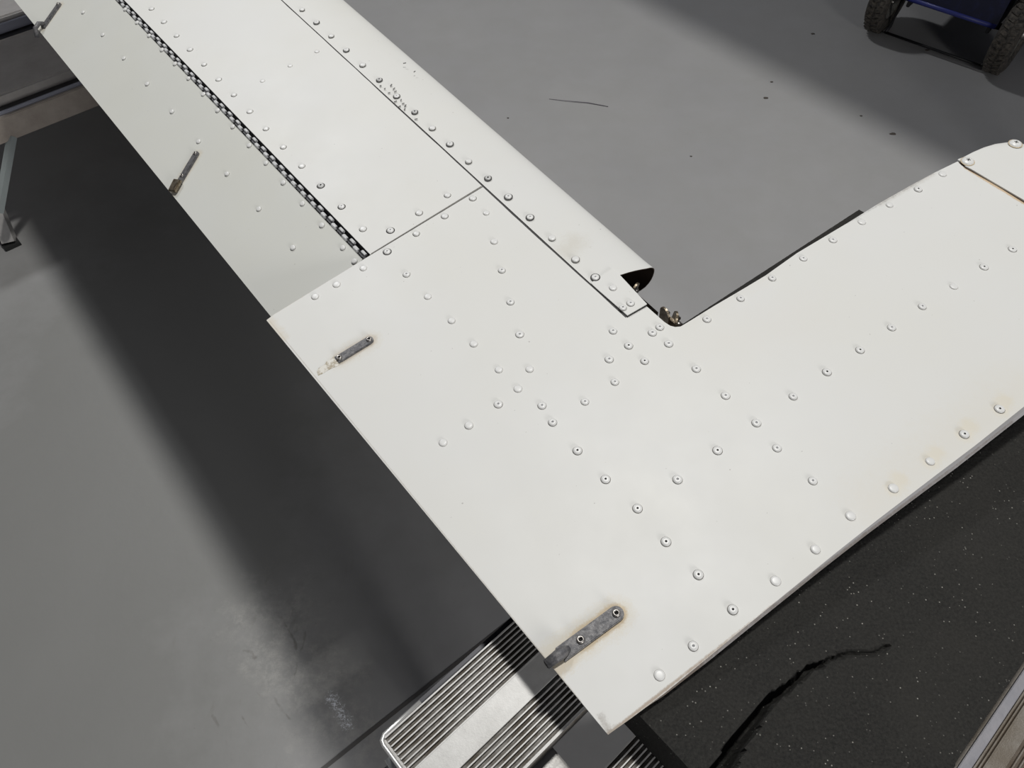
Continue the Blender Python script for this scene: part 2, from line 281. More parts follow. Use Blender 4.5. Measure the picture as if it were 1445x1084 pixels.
# ------------------------------------------------ structure: floor
fl = pydata('floor', [(-7, -3, 0), (8, -3, 0), (8, 9, 0), (-7, 9, 0), (-7, -3, -0.15), (8, -3, -0.15), (8, 9, -0.15), (-7, 9, -0.15)],
            [(0, 1, 2, 3), (4, 7, 6, 5), (0, 4, 5, 1), (1, 5, 6, 2), (2, 6, 7, 3), (3, 7, 4, 0)])
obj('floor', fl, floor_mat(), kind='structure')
M_wall = mat('hangar_wall_paint', (0.42, 0.42, 0.41), 0.7)
obj('wall_back', box('wall_back', (0.5, 9.1, 2.9), (15.2, 0.2, 6.1)), M_wall, kind='structure')
obj('wall_left', box('wall_left', (-7.1, 3.0, 2.9), (0.2, 12.0, 6.1)), M_wall, kind='structure')

# ------------------------------------------------ elevator (aircraft control surface)
EV = thing('aircraft_elevator', 'large white riveted aircraft control surface with trim tab and horn, lying on black foam', 'aircraft part', ORG, ANG)
SEND = 2.75
HEND = 1.70
# ribs of flat skin: inner panel from the hinge to the lap, above the seam
hk = lambda s: HK[0] * s + HK[1]
lap = lambda s: LAP[0] * s + LAP[1]
nose = lambda s: NOSE[0] * s + NOSE[1]
sS = SEAM[0][1]
pan = [(hk(sS), sS + .0006), (lap(sS) + .02, sS + .003), (lap(SEND) + .02, SEND), (hk(SEND), SEND)]
o = obj('inner_skin_panel', slab('inner_skin', [(c, s, zt(c)) for c, s in pan], 0.0009), M_main, EV)
o['label'] = 'plain white skin panel between the hinge and the nose skin'
# outer (tip) panel with the horn
capln = [CAP[0], CAP[4], CAP[5], CAP[6]]
top = [(0, 0)] + [(q[0], q[1]) for q in FRONT[1:]] + [(0.60, -0.050), (0.715, -0.058), (0.7195, 0.02)] \
    + [(CAP[6][0], CAP[6][1]), (CAP[5][0], CAP[5][1]), (CAP[4][0], CAP[4][1])] \
    + [(q[0], q[1]) for q in HORN[::-1]] + [(lap(.30) + .028, .30), (lap(sS) + .02, sS + .0018), (hk(sS), sS), (0.0076, TEC[1][1]), (TEC[0][0], TEC[0][1])]
o = obj('outer_skin_panel', slab('outer_skin', [(c, s, zt(c)) for c, s in top], 0.0011), M_tip, EV)
o['label'] = 'white outer skin panel running into the horn, with rows of rivets'
# underside skin
und = [(0.001, 0.002), (0.06, -.005), (0.29, -0.021), (0.48, -0.039), (0.715, -0.056), (0.73, 0.18), (0.56, 0.208), (0.34, 0.226), (0.325, 0.236), (0.318, 0.26), (0.318, SEND), (0.125, SEND), (0.125, 0.532), (0.001, 0.530)]
obj('lower_skin_panel', slab('lower_skin', [(c, s, -0.0012) for c, s in und], 0.0010), M_web, EV)
# tip rib: the narrow face seen under the front edge, folded flange lip at its foot
fr = [(q[0], q[1]) for q in FRONT[1:]] + [(0.60, -0.050), (0.715, -0.058)]
V = []; F = []
for i, (c, s) in enumerate(fr):
    for (ds, z) in ((0.0016, zt(c) - .0011), (0.0026, zt(c) * 0.55), (0.0010, -0.0002), (-0.0012 + max(0, .0034 - c * .05), -0.0022), (0.005, -0.0030)):
        V.append((c, s + ds, z))
for i in range(len(fr) - 1):
    for j in range(4): F.append((i * 5 + j, (i + 1) * 5 + j, (i + 1) * 5 + j + 1, i * 5 + j + 1))
M_tr = skin_mat('grimy_tip_rib_paint', [((0, 0, 0), (0.085, -0.008, 0.0), 0.006, 0.03, (0.20, 0.15, 0.11), 0.9), ((0.10, -0.008, -0.002), (0.5, -0.04, -0.002), 0.0006, 0.004, (0.25, 0.20, 0.16), 0.7)], tint=(0.62, 0.61, 0.62))
o = obj('tip_rib', pydata('tip_rib', V, F), M_tr, EV); o['label'] = 'narrow grey closing face along the front edge'
# horn inner rib (faces the gap) and notch rib
hr = [(q[0], q[1]) for q in HORN]
V = []; F = []
for i, (c, s) in enumerate(hr):
    ds = -0.0025 if i > 3 else 0.0
    dc = 0.0 if i > 3 else -0.002
    for z in (zt(c) - .001, -0.001): V.append((c + dc, s + ds, z))
for i in range(len(hr) - 1): F.append((2 * i, 2 * i + 2, 2 * i + 3, 2 * i + 1))
obj('horn_inner_rib', pydata('horn_rib', V, F, True), M_brown, EV)
# main spar web between the skins, seen inside the open nose
V = []
for s in (0.262, SEND):
    c = 0.316 if s < 1 else lap(s) + .03
    V += [(c, s, zt(c) - .002), (c, s, -0.009 if s > 1 else -0.003)]
obj('spar', pydata('spar', V, [(0, 1, 3, 2)]), M_brown, EV)
# trailing edge closure
obj('trailing_edge', tube('te', [(0.0012, 0.002, -0.0014), (0.0005, 0.532, -0.0014)], 0.0012, 8), M_web, EV)
obj('end_rib', pydata('end_rib', [(0.004, 0.5325, 0.0), (hk(sS), 0.5355, zt(hk(sS)) - .001), (hk(sS), 0.5355, -0.002), (0.004, 0.5325, -0.002)], [(0, 1, 2, 3)]), M_web, EV)

# nose skin: thin open shell wrapped round the leading edge, lapped over the panels
def nprof(c1, c2):
    wd = c2 - c1; out = []
    P = [(c1, zt(c1) + .0012), (c1 + .62 * wd, zt(c1 + .62 * wd) + .0018), (c2, .027), (c2, .010)]
    for k in range(13):
        u = k / 12; b = [(1 - u) ** 3, 3 * u * (1 - u) ** 2, 3 * u * u * (1 - u), u ** 3]
        out.append((sum(b[i] * P[i][0] for i in range(4)), sum(b[i] * P[i][1] for i in range(4))))
    Q = [(c2, .010), (c2, -.007), (c2 - .012, -.0125), (c1 + .03, -.0105)]
    for k in range(1, 9):
        u = k / 8; b = [(1 - u) ** 3, 3 * u * (1 - u) ** 2, 3 * u * u * (1 - u), u ** 3]
        out.append((sum(b[i] * Q[i][0] for i in range(4)), sum(b[i] * Q[i][1] for i in range(4))))
    return out
ss = [0.326, 0.331, 0.34] + [0.36 + 0.04 * i for i in range(60)]
V = []; F = []; k = 21
for i, s in enumerate(ss):
    cut = {0: 3, 1: 2}.get(i, 0)
    pr = nprof(lap(s), nose(s))
    for j, (c, z) in enumerate(pr):
        # the cut end sweeps inward over the top of the nose
        sh = 0.0
        if i == 0: sh = -0.010 * min(1, max(0, (c - 0.318) / 0.035)) if c > 0.318 else 0
        V.append((c, s + sh, z + random.uniform(-.00012, .00012)))
for i in range(len(ss) - 1):
    for j in range(k - 1): F.append((i * k + j, (i + 1) * k + j, (i + 1) * k + j + 1, i * k + j + 1))
me = bpy.data.meshes.new('nose_skin'); me.from_pydata(V, [], F)
me.polygons.foreach_set('use_smooth', [True] * len(me.polygons))
NS = obj('nose_skin', me, [M_brown, M_le], EV); NS['label'] = 'white rolled leading edge skin, open at its outer end'
md = NS.modifiers.new('thickness', 'SOLIDIFY'); md.thickness = 0.0011; md.offset = 1; md.material_offset = 1; md.material_offset_rim = 0
md = NS.modifiers.new('crisp', 'EDGE_SPLIT'); md.split_angle = 0.7
# flat lap strip running on past the open nose
s0 = 0.3245
st = [(lap(s0), s0), (STRIP[0][0], STRIP[0][1]), (STRIP[1][0] + .0008, STRIP[1][1]), (0.3195, s0), (0.3195, s0 + .012), (lap(s0 + .012), s0 + .012)]
obj('lap_strip', slab('lap_strip', [(c, s, zt(c) + .0023) for c, s in st], 0.0011), M_le, EV)
# seam shadow painted as a dark line along the lap, partly dirt
V = []; F = []
ls = [0.2784 + i * 0.02 for i in range(73)]
for i, s in enumerate(ls):
    c = lap(s); wd = 0.0011 + 0.0010 * math.exp(-((s - 0.46) / 0.07) ** 2) + random.uniform(-.00025, .00035)
    wd -= 0.0003 if s > 0.8 else 0
    V += [(c - wd, s, zt(c) + .0002), (c + .0012, s, zt(c) + .0004)]
for i in range(len(ls) - 1): F.append((2 * i, 2 * i + 1, 2 * i + 3, 2 * i + 2))
V += [(STRIP[0][0] - .0012, STRIP[0][1] - .001, zt(.288) + .0003), (STRIP[1][0], STRIP[1][1] - .0012, zt(.312) + .0003), (STRIP[1][0], STRIP[1][1] + .001, zt(.312) + .0003), (STRIP[0][0], STRIP[0][1] + .001, zt(.288) + .0003)]
F.append((len(V) - 4, len(V) - 3, len(V) - 2, len(V) - 1))
obj('lap_shade_line', pydata('lap_shade_line', V, F), M_lapline, EV)
V = []; cs = np.linspace(hk(sS) + .001, 0.2975, 12)
for c in cs:
    s = sS + .0012 + (c - .135) * .016; V += [(c, s - .0007, zt(c) + .00025), (c, s + .0004, zt(c) + .00025)]
obj('seam_line', pydata('seam_line', V, [(2 * i, 2 * i + 1, 2 * i + 3, 2 * i + 2) for i in range(11)]), M_ring, EV)  # thin dark line along the panel seam

# rivets: shared meshes, one object each
def rv_solid(r, h, ringr, nm):                  # flat domed head, edge shadow painted as a ring
    return lathe(nm, [(ringr, 0.00015), (r * 1.0, 0.0003), (r, h * 0.55), (r * 0.86, h * 0.9), (r * 0.55, h), (0, h * 1.02)], 18, [1, 0, 0, 0, 0])
def rv_blind(r, h, ringr, hole, nm, deep=True):  # pulled rivet with a centre hole
    return lathe(nm, [(ringr, 0.00015), (r, 0.0003), (r, h * 0.55), (r * 0.86, h * 0.92), (hole * 1.5, h), (hole, h * 0.9), (hole * 0.8, h * (0.3 if deep else 0.7)), (0, h * (0.3 if deep else 0.7))], 18, [1, 0, 0, 0, 0, 2, 2])
def with_mats(me, ms):
    for x in ms: me.materials.append(x)
    return me
RV = [
    with_mats(rv_solid(.0041, .0015, .0044, 'rivet_plain'), (M_rivet, M_ringl)),
    with_mats(rv_solid(.0040, .0017, .0047, 'rivet_ringed'), (M_rivet, M_ring)),
    with_mats(rv_blind(.0040, .0017, .0052, .0009, 'rivet_dark_ring', False), (M_rivet, M_ringd, M_dim)),
    with_mats(rv_blind(.0038, .0017, .0050, .0012, 'rivet_worn'), (M_rivet2, M_ringd, M_hole)),
    with_mats(rv_blind(.0041, .0017, .0045, .0010, 'rivet_dimpled', False), (M_rivet, M_ring, M_dim)),
    with_mats(rv_solid(.0034, .0009, .0037, 'rivet_small'), (M_rivet, M_ringl)),
    with_mats(rv_blind(.0041, .0017, .0046, .0009, 'rivet_open'), (M_rivet, M_ring, M_hole)),
]
RT = with_mats(rv_solid(.0034, .0019, .0036, 'rivet_tab'), (M_rivet, M_ring))
nrm_t = Vector((-SL, 0, 1)).normalized()
QT = Vector((0, 0, 1)).rotation_difference(nrm_t)
def rivets(L, parent, q, meshes, dz=0.0):
    for (c, s, z, k) in L:
        o = bpy.data.objects.new('rivet', meshes[k]); C.objects.link(o); o.parent = parent
        o.location = (c, s, z + dz); o.rotation_mode = 'QUATERNION'; o.rotation_quaternion = q
        f = random.uniform(0.94, 1.06); o.scale = (f, f, random.uniform(0.85, 1.15))
def extend(L, i0, i1, n):                        # the row carries on at the same pitch past the top of the frame
    a = Vector(L[i0][:3]); b = Vector(L[i1][:3]); d = (a - b) / abs(i1 - i0)
    return [(*(a + d * (k + 1)), 1) for k in range(n)]
def le_lift(L):                                  # seat the nose rivets on the curved skin
    out = []
    for c, s, z, k in L:
        pr = nprof(lap(s), nose(s)); zz = zt(c) + .0024
        if s > 0.33:
            for (c0, z0), (c1, z1) in zip(pr, pr[1:]):
                if c0 <= c <= c1: zz = z0 + (z1 - z0) * (c - c0) / (c1 - c0) + .0011; break
        # stay on the same sight line while the height changes
        dz = zz - z; cam_e = (-0.134, 0.0, 0.6)
        out.append((c - dz * (c + 0.134) / 0.6, s, zz, k))
    return out
rivets(le_lift(LE_RIV + extend(LE_RIV, 0, 6, 3)), EV, QT, RV)
rivets(MAIN_RIV + extend(MAIN_RIV, 0, 6, 4), EV, QT, RV)
rivets(TIP_RIV, EV, QT, RV)

# nose cap on the horn: curved down to the front, rounded inner corner, rust line along its joint
cap_c0 = lambda s: CAP[4][0] + (CAP[6][0] - CAP[4][0]) * (CAP[4][1] - s) / (CAP[4][1] - CAP[6][1])
corner = [(CAP[0][0] + .0004, CAP[0][1]), (CAP[1][0], CAP[1][1]), (CAP[2][0], CAP[2][1]), (CAP[3][0], CAP[3][1])]
srow = [0.1905, 0.1888, 0.1865, 0.183, 0.178, 0.171, 0.163, 0.15, 0.12, 0.08, 0.04, 0.0, -0.04, -0.06]
def cmax(s):
    P = [(0.189, 0.738), (0.1865, .758), (0.185, 0.7682), (0.1793, 0.7912), (0.1675, 0.8124), (0.150, 0.822), (0.10, 0.828), (-0.06, 0.83)]
    if s >= P[0][0]: return 0.7335
    for (a, ca), (b, cb) in zip(P, P[1:]):
        if b <= s <= a: return cb + (ca - cb) * (s - b) / (a - b)
    return P[-1][1]
V = []; F = []; kk = 12
for s in srow:
    c0 = CAP[0][0] - .0008 if s > 0.1772 + .004 else cap_c0(s); c1 = cmax(s); wd = max(c1 - c0, 0.002)
    if s > 0.1772 and s <= 0.1772 + .004: c0 = CAP[4][0] - 0.0006
    for j in range(kk):
        u = j / (kk - 1); c = c0 + wd * (1 - (1 - u) ** 1.6 if u < 1 else 1)
        zz = zt(c0) + .0020 + (SL * (c - c0)) - 0.013 * (u ** 7) * min(1, wd / .09)
        V.append((c, s, zz))
    for z2 in (0.020, 0.002): V.append((c0 + wd * 0.985, s, z2))
    V.append((c0 + wd * 0.8, s, -0.003))
kk += 3
for i in range(len(srow) - 1):
    for j in range(kk - 1): F.append((i * kk + j, i * kk + j + 1, (i + 1) * kk + j + 1, (i + 1) * kk + j))
NC = obj('horn_nose_cap', pydata('horn_nose_cap', V, F, True), M_main, EV)
NC['label'] = 'white screwed-on cap over the front of the horn with a rusty joint'
md = NC.modifiers.new('thickness', 'SOLIDIFY'); md.thickness = 0.0014; md.offset = -1
md = NC.modifiers.new('crisp', 'EDGE_SPLIT'); md.split_angle = 0.7
V = []; pts = [(CAP[0][0] - .001, CAP[0][1] - .002), (CAP[4][0] - .0005, CAP[4][1]), (CAP[5][0], CAP[5][1]), (CAP[6][0], CAP[6][1]), (0.7195, 0.02)]
for i, (c, s) in enumerate(pts):
    wv = 0.0009 + (0.0003 if i > 1 else 0); V += [(c - wv, s, zt(c) + .0004), (c + .001, s, zt(c) + .0006)]
obj('cap_joint_sealant', pydata('cap_joint', V, [(2 * i, 2 * i + 1, 2 * i + 3, 2 * i + 2) for i in range(4)]), mat('rusty_joint', (0.06, 0.03, 0.012), 0.7), EV)
# cross head screws of the cap
for (c, s, z) in SCREW:
    sc = lathe('screw_head', [(.0078, 0.0001), (.0068, .0004), (.0066, .0010), (.0050, .0020), (.002, .0026), (0, .0027)], 20, [1, 0, 0, 0, 0])
    with_mats(sc, (M_rivet, mat('rust_ring', (0.55, 0.45, 0.30), 0.7)))
    o = obj('screw', sc, None, EV, loc=(c - .0012, s - (.002 if c > .78 else 0), z + .0012)); o.rotation_mode = 'QUATERNION'; o.rotation_quaternion = QT
    bm = bmesh.new()
    for an in (0.3, 0.3 + math.pi / 2): box_bm(bm, (0, 0, .00265), (.0044, .0009, .0005), Matrix.Rotation(an, 4, 'Z'))
    obj('cross_slot', bm_me(bm, 'cross_slot'), M_hole, o)

# dents and paint chips in the nose skin: small raised dash marks near the lap
CHIPS = [(0.3181, 0.7959, 0.0298), (0.3188, 0.7862, 0.0299), (0.3177, 0.774, 0.0298), (0.3279, 0.7772, 0.0307), (0.3258, 0.7704, 0.0305), (0.3296, 0.7867, 0.0308), (0.3184, 0.7407, 0.0299), (0.3179, 0.7348, 0.0298), (0.3207, 0.7492, 0.0301), (0.3134, 0.752, 0.0294), (0.3115, 0.7389, 0.0293), (0.3129, 0.7291, 0.0294), (0.3119, 0.701, 0.0293), (0.3708, 0.7894, 0.0343), (0.3722, 0.8162, 0.0344)]
bm = bmesh.new()
for (c, s, z) in CHIPS:
    box_bm(bm, (c, s, z), (random.uniform(.0024, .0046), random.uniform(.0009, .0014), .0008), Matrix.Rotation(random.uniform(-.5, .7), 4, 'Z') @ Matrix.Rotation(-.08, 4, 'Y'))
o = obj('paint_chips', bm_me(bm, 'paint_chips'), mat('chipped_paint_grey', (0.15, 0.145, 0.14), 0.6), EV, kind='stuff')

# brackets in the notch
def lug(c, s, z, w_, h_, ang, tilt):
    P = [(-w_ / 2, 0), (w_ / 2, 0)] + [(w_ / 2 * math.cos(t), h_ - w_ / 2 + w_ / 2 * math.sin(t)) for t in [math.pi * k / 10 for k in range(11)]]
    bm = bmesh.new(); vs = [bm.verts.new((x, 0, y)) for x, y in P]; f = bm.faces.new(vs)
    r = bmesh.ops.extrude_face_region(bm, geom=[f]); bmesh.ops.translate(bm, verts=[g for g in r['geom'] if isinstance(g, bmesh.types.BMVert)], vec=(0, 0.0022, 0))
    me = bm_me(bm, 'hinge_bracket'); o = obj('hinge_bracket', me, M_lug, EV, loc=(c, s, z)); o.rotation_euler = (tilt, 0, ang)
    b = obj('bolt', lathe('bolt', [(0.0032, -0.0005), (0.0032, .0022), (.0018, .0026), (.0016, .0040), (0, .0040)], 6), M_steel, o, loc=(0, -0.0004, h_ - w_ * .55)); b.rotation_euler = (math.pi / 2, 0, 0)
    return o
lug(0.3235, 0.2560, 0.006, 0.016, 0.026, 1.35, -0.1)
lug(0.3305, 0.2500, 0.002, 0.014, 0.022, 0.9, 0.1)
lug(0.3290, 0.2405, 0.004, 0.016, 0.020, 0.6, -0.2)
lug(0.3370, 0.3160, -0.012, 0.016, 0.024, 0.25, 0.15)
o = obj('attach_plate', box('attach_plate', (0.328, 0.252, 0.008), (0.004, 0.030, 0.014), 0.0005), M_lug, EV)

# trim tab (drooped) with its own skin, rivets and hinge leaf
TAB = obj('trim_tab', None, None, EV) if False else None
hc0 = HK[1] - .006
tz = lambda c, s: SL * HK[1] - .002 - math.tan(TA) * (hc0 + HK[0] * s - c)
te = lambda s: TABTE[0][0] + (TABTE[1][0] - TABTE[0][0]) * (s - TABTE[0][1]) / (TABTE[1][1] - TABTE[0][1])
V = []; F = []
srows = [0.5410 + i * 0.0655 for i in range(34)]
for s in srows:
    c1 = hc0 + HK[0] * s - 0.0035; c0 = te(s)
    V += [(c1, s, tz(c1, s)), (c0, s, tz(c0, s)), (c0 + .0008, s, tz(c0, s) - .0016), (c1, s, tz(c1, s) - .013)]
for i in range(len(srows) - 1):
    for j in range(4): F.append((i * 4 + j, (i + 1) * 4 + j, (i + 1) * 4 + (j + 1) % 4, i * 4 + (j + 1) % 4))
F += [(0, 1, 2, 3), tuple(4 * (len(srows) - 1) + j for j in (3, 2, 1, 0))]
TAB = obj('trim_tab', pydata('trim_tab', V, F), M_tab, EV); TAB['label'] = 'narrow white tab hinged along the inner panel, drooping slightly'
QB = Vector((0, 0, 1)).rotation_difference(Vector((-math.tan(TA), 0, 1)).normalized())
tr = TAB_RIV + extend(TAB_RIV[:16], 0, 6, 4)
rivets(tr, TAB, QB, [RT, RT], 0.0002)
# piano hinge: dark trough, pin, alternating knuckles
V = []
for s in (0.5385, SEND - .01):
    c = hk(s); V += [(c + .0003, s, zt(c) - .0006), (c - .0012, s, zt(c) - .010), (hc0 + HK[0] * s - .0045, s, zt(c) - .011), (hc0 + HK[0] * s - .0040, s, tz(hc0 + HK[0] * s - .0040, s) + .0002)]
obj('hinge_leaf', pydata('hinge_leaf', V, [(0, 1, 5, 4), (1, 2, 6, 5), (2, 3, 7, 6)]), M_gap, EV)
pin = lambda s: (hk(s) - .0050, s, zt(hk(s)) - .0034)
obj('hinge_pin', tube('hinge_pin', [pin(0.545), pin(SEND - .03)], 0.0011, 8), M_gap, EV)
PITCH = 0.0125
ka = tube('hinge_knuckle_inner', [(0, -.0041, 0), (0, -.0039, 0), (0, .0039, 0), (0, .0041, 0)], [.0019, .0022, .0022, .0019], 8); ka.polygons.foreach_set('use_smooth', [False] * len(ka.polygons))
kb = tube('hinge_knuckle_tab', [(0, -.0041, 0), (0, -.0038, 0), (0, .0038, 0), (0, .0041, 0)], [.0023, .0027, .0027, .0023], 8); kb.polygons.foreach_set('use_smooth', [False] * len(kb.polygons))
for me in (ka, kb): me.materials.append(M_knk)
n = 0; s = 0.5475
while s < HEND:
    me = ka if n % 2 == 0 else kb
    p = pin(s); dx = 0.0016 if n % 2 == 0 else -0.0014
    o = bpy.data.objects.new('hinge_knuckle', me); C.objects.link(o); o.parent = EV
    o.location = (p[0] + dx, s, p[2] + (0.0004 if n % 2 == 0 else -.0004)); o.rotation_euler = (0, random.uniform(-.2, .2), -math.atan(HK[0]))
    n += 1; s += PITCH

# static wick bases
def bar_mesh(a, b, wd, th, up, nm, r0=True, r1=False):
    a = Vector(a); b = Vector(b); d = (b - a).normalized(); up = Vector(up); x = up.cross(d).normalized(); nz = d.cross(x).normalized() * -1
    if nz.dot(up) < 0: nz = -nz
    P = []
    if r0: P += [a + x * (wd / 2 * math.cos(t)) - d * (wd / 2 * math.sin(t)) for t in [math.pi * k / 10 for k in range(11)]]
    else: P += [a + x * wd / 2, a - x * wd / 2]
    P += [b - x * wd / 2, b + x * wd / 2]
    bm = bmesh.new(); vs = [bm.verts.new(p + nz * th) for p in P]; f = bm.faces.new(vs)
    r = bmesh.ops.extrude_face_region(bm, geom=[f]); bmesh.ops.translate(bm, verts=[g for g in r['geom'] if isinstance(g, bmesh.types.BMVert)], vec=-nz * th * 1.1)
    es = [e for e in bm.edges if all((v.co - a).dot(nz) > th * .8 for v in e.verts)]
    bmesh.ops.bevel(bm, geom=es, offset=th * .3, segments=2, affect='EDGES')
    return bm_me(bm, nm)
def eyelet(parent, p, q, r=.0034, h=.0022):
    me = lathe('eyelet', [(r, 0), (r, h * .5), (r * .8, h), (r * .5, h), (r * .42, h * .6), (r * .3, h * .2), (0, h * .2)], 16, [0, 0, 0, 0, 1, 1])
    with_mats(me, (M_steel, M_hole)); o = obj('rivet', me, None, parent); o.location = p; o.rotation_mode = 'QUATERNION'; o.rotation_quaternion = q; return o
def off3(p, n_, h): return tuple(Vector(p) + n_ * h)
a = Vector(W1a); d = (Vector(W1c) - a).normalized()
wb = obj('static_wick_base', bar_mesh(a, a + d * 0.056, .0128, .0026, nrm_t, 'wick_base'), M_wick, EV); wb['label'] = 'rusty-edged grey metal tag with a stub of tube at the outer corner'
for q in (W1a, W1b): eyelet(wb, off3(q, nrm_t, .0026), QT)
t0 = off3(W1b, nrm_t, .0030); tp = [Vector(W1b) + d * .011 + nrm_t * .0030, Vector(W1b) + d * .016 + nrm_t * .0040, Vector(W1b) + d * .020 + nrm_t * .0043, Vector(W1b) + d * .0335 + nrm_t * .0040]
obj('tube_stub', tube('tube_stub', tp, [.0022, .0044, .0050, .0040], 16), M_wick, wb)
obj('tube_mouth', tube('tube_mouth', [tp[3] - d * .0005, tp[3] + d * .0004], .0031, 14), M_hole, wb)
a = Vector(W2a); b = Vector(W2b); d = (b - a).normalized()
wb = obj('static_wick_base', bar_mesh(a + d * .0005, b + d * .0035, .0098, .0022, nrm_t, 'wick_base'), M_wick, EV); wb['label'] = 'short grey metal tag with two hollow rivets near the trailing edge'
for q in (W2a, W2b): eyelet(wb, off3(q, nrm_t, .0022), QT, .0031, .0020)
P = []
e = Vector(W2c); x = nrm_t.cross(d).normalized()
for k, (u, v) in enumerate([(0, -.0055), (.006, -.0062), (.010, -.0050), (.015, -.0045), (.022, -.0046), (.027, -.0035), (.0255, .0015), (.022, .0040), (.014, .0042), (.012, .0060), (.006, .0058), (.001, .0070), (-.003, .0055)]):
    P.append(tuple(b + d * (u + .001) - x * v + nrm_t * .0004))
obj('glue_patch', slab('glue_patch', P, .0004), M_glue, EV)['label'] = 'patch of bare metal and old glue beside the short tag'
nb = Vector((-math.sin(TA), 0, math.cos(TA)))
def tabwick(Q, lab, bend):
    a = Vector(Q[0]); b = Vector(Q[1]); d = (b - a).normalized(); L = (Vector(Q[2]) - a).length
    wb = obj('static_wick_base', bar_mesh(a, a + d * L, .0088, .0034, nb, 'wick_base'), M_wick, TAB); wb['label'] = lab
    e = a + d * L
    return wb, e, d
wb, e, d = tabwick(WICK3, 'narrow grey metal tag with a bent clip end on the tab', 1)
eyelet(wb, off3(WICK3[0], nb, .0034), QB, .0026, .0016); eyelet(wb, off3(WICK3[1], nb, .0034), QB, .0026, .0016)
x = nb.cross(d).normalized()
obj('clip', bar_mesh(e - d * .008 + nb * .0035, e + d * .010 + nb * .0022, .0125, .0040, nb, 'clip', False), M_lug, wb)
wb, e, d = tabwick(WICK4, 'dark metal tag with a hooked clip at the inner end of the tab', 1)
eyelet(wb, off3(WICK4[0], nb, .0034), QB, .0026, .0016)
obj('clip', tube('clip', [e - d * .006 + nb * .004, e + nb * .010, e + d * .010 + nb * .010, e + d * .016 + nb * .004, e + d * .020], .0036, 10), M_wick, wb)
C2 = Vector(WICK4[0]) - d * -0.0

# ------------------------------------------------ foam pad
U0, U1, V0, V1 = 0.1655, 0.805, -0.262, 0.1415
ZF0, ZF1 = 0.7452, 0.7955
nu, nv = 260, 170
uu = np.linspace(U0, U1, nu); vv = np.linspace(V0, V1, nv)
UU, VV = np.meshgrid(uu, vv, indexing='ij')
VV = VV + (0.0106 + 0.0767 * (UU - 0.8017)) * np.clip((0.0 - VV) / 0.262, 0, 1) * (UU > 0)
rng = np.random.default_rng(3)
edge = np.cumsum(rng.normal(0, .0006, nu)); edge -= np.linspace(0, edge[-1], nu); edge = np.clip(edge, -.0025, .0025)
fac = (VV - V0) / (V1 - V0)
VVr = VV + edge[:, None] * fac ** 8
X = BU[0] * UU + BV[0] * VVr; Y = BU[1] * UU + BV[1] * VVr
Z = np.full_like(X, ZF1) + rng.normal(0, .00012, X.shape)
CR = np.array(CRACK)
segs = []
for i in range(len(CR) - 1):
    for k in range(8): segs.append(CR[i] + (CR[i + 1] - CR[i]) * k / 8)
segs.append(CR[-1]); segs = np.array(segs); nsg = len(segs)
jit = np.cumsum(rng.normal(0, .0006, (nsg, 2)), 0) * 0.35; segs = segs + jit - np.linspace(0, 1, nsg)[:, None] * jit[-1]
best = np.full(X.shape, 9.0); bi = np.zeros(X.shape)
for i, q in enumerate(segs):
    dd = np.hypot(X - q[0], Y - q[1]); mk = dd < best; best[mk] = dd[mk]; bi[mk] = i / nsg
side = np.zeros_like(X)
tdir = CR[-1] - CR[0]
side = (X - CR[5][0]) * tdir[1] - (Y - CR[5][1]) * tdir[0]
wdt = 0.0016 + 0.0050 * np.clip((bi - .5) / .5, 0, 1) ** 1.4
wdt *= np.where((bi > .335) & (bi < .40), .25, 1)
wdt *= np.clip(bi / .04, 0.1, 1)
gro = np.clip(1 - (best / (wdt + .0012)) ** 2, 0, 1) ** .6 * (0.004 + 0.036 * np.clip((bi - .3) / .7, 0, 1))
sag = np.exp(-(best / .016) ** 2) * 0.0035 * np.clip((bi - .2) / .4, 0, 1)
Z = Z - gro - sag * 0.8
vs = [(float(a), float(b), float(c)) for a, b, c in zip(X.ravel(), Y.ravel(), Z.ravel())]
F = []
for i in range(nu - 1):
    o0 = i * nv
    for j in range(nv - 1): F.append((o0 + j, o0 + nv + j, o0 + nv + j + 1, o0 + j + 1))
loop = [i * nv for i in range(nu)] + [(nu - 1) * nv + j for j in range(1, nv)] + [i * nv + nv - 1 for i in range(nu - 2, -1, -1)] + [j for j in range(nv - 2, 0, -1)]
base = len(vs)
for k in loop: vs.append((vs[k][0], vs[k][1], ZF0))
nl = len(loop)
for k in range(nl): F.append((loop[k], loop[(k + 1) % nl], base + (k + 1) % nl, base + k))
F.append(tuple(base + k for k in range(nl)))
me = bpy.data.meshes.new('foam_pad'); me.from_pydata(vs, [], F); me.update()
bm = bmesh.new(); bm.from_mesh(me); bmesh.ops.recalc_face_normals(bm, faces=bm.faces); bm.to_mesh(me); bm.free()
mf = mat('charcoal_foam', (0.022, 0.022, 0.021), 0.85, 0, 0.25); N = NT(mf); P = coords(N)
vo = N.n('ShaderNodeTexVoronoi', {'Vector': P, 'Scale': 460.0}); hs = N.math('GREATER_THAN', N.n('ShaderNodeSeparateColor', {'Color': vo.outputs['Color']}).outputs[0], 0.93)
dot = N.math('MULTIPLY', hs, N.ramp(vo.outputs['Distance'], 0.30, 0.16)); dot = N.math('MULTIPLY', dot, N.ramp(N.noise(P, 20, 3, .6), .40, .62, .15, 1))
base_c = N.mix(N.ramp(N.noise(P, 420, 4, 0.8), 0.35, 0.7), (0.010, 0.010, 0.0095), (0.034, 0.033, 0.030))
base_c = N.mix(N.ramp(N.noise(P, 7, 4, 0.6), 0.4, 0.7, 0, .5), base_c, (0.036, 0.034, 0.030))
N.put(N.b.inputs['Base Color'], N.mix(dot, base_c, (0.34, 0.33, 0.30)))
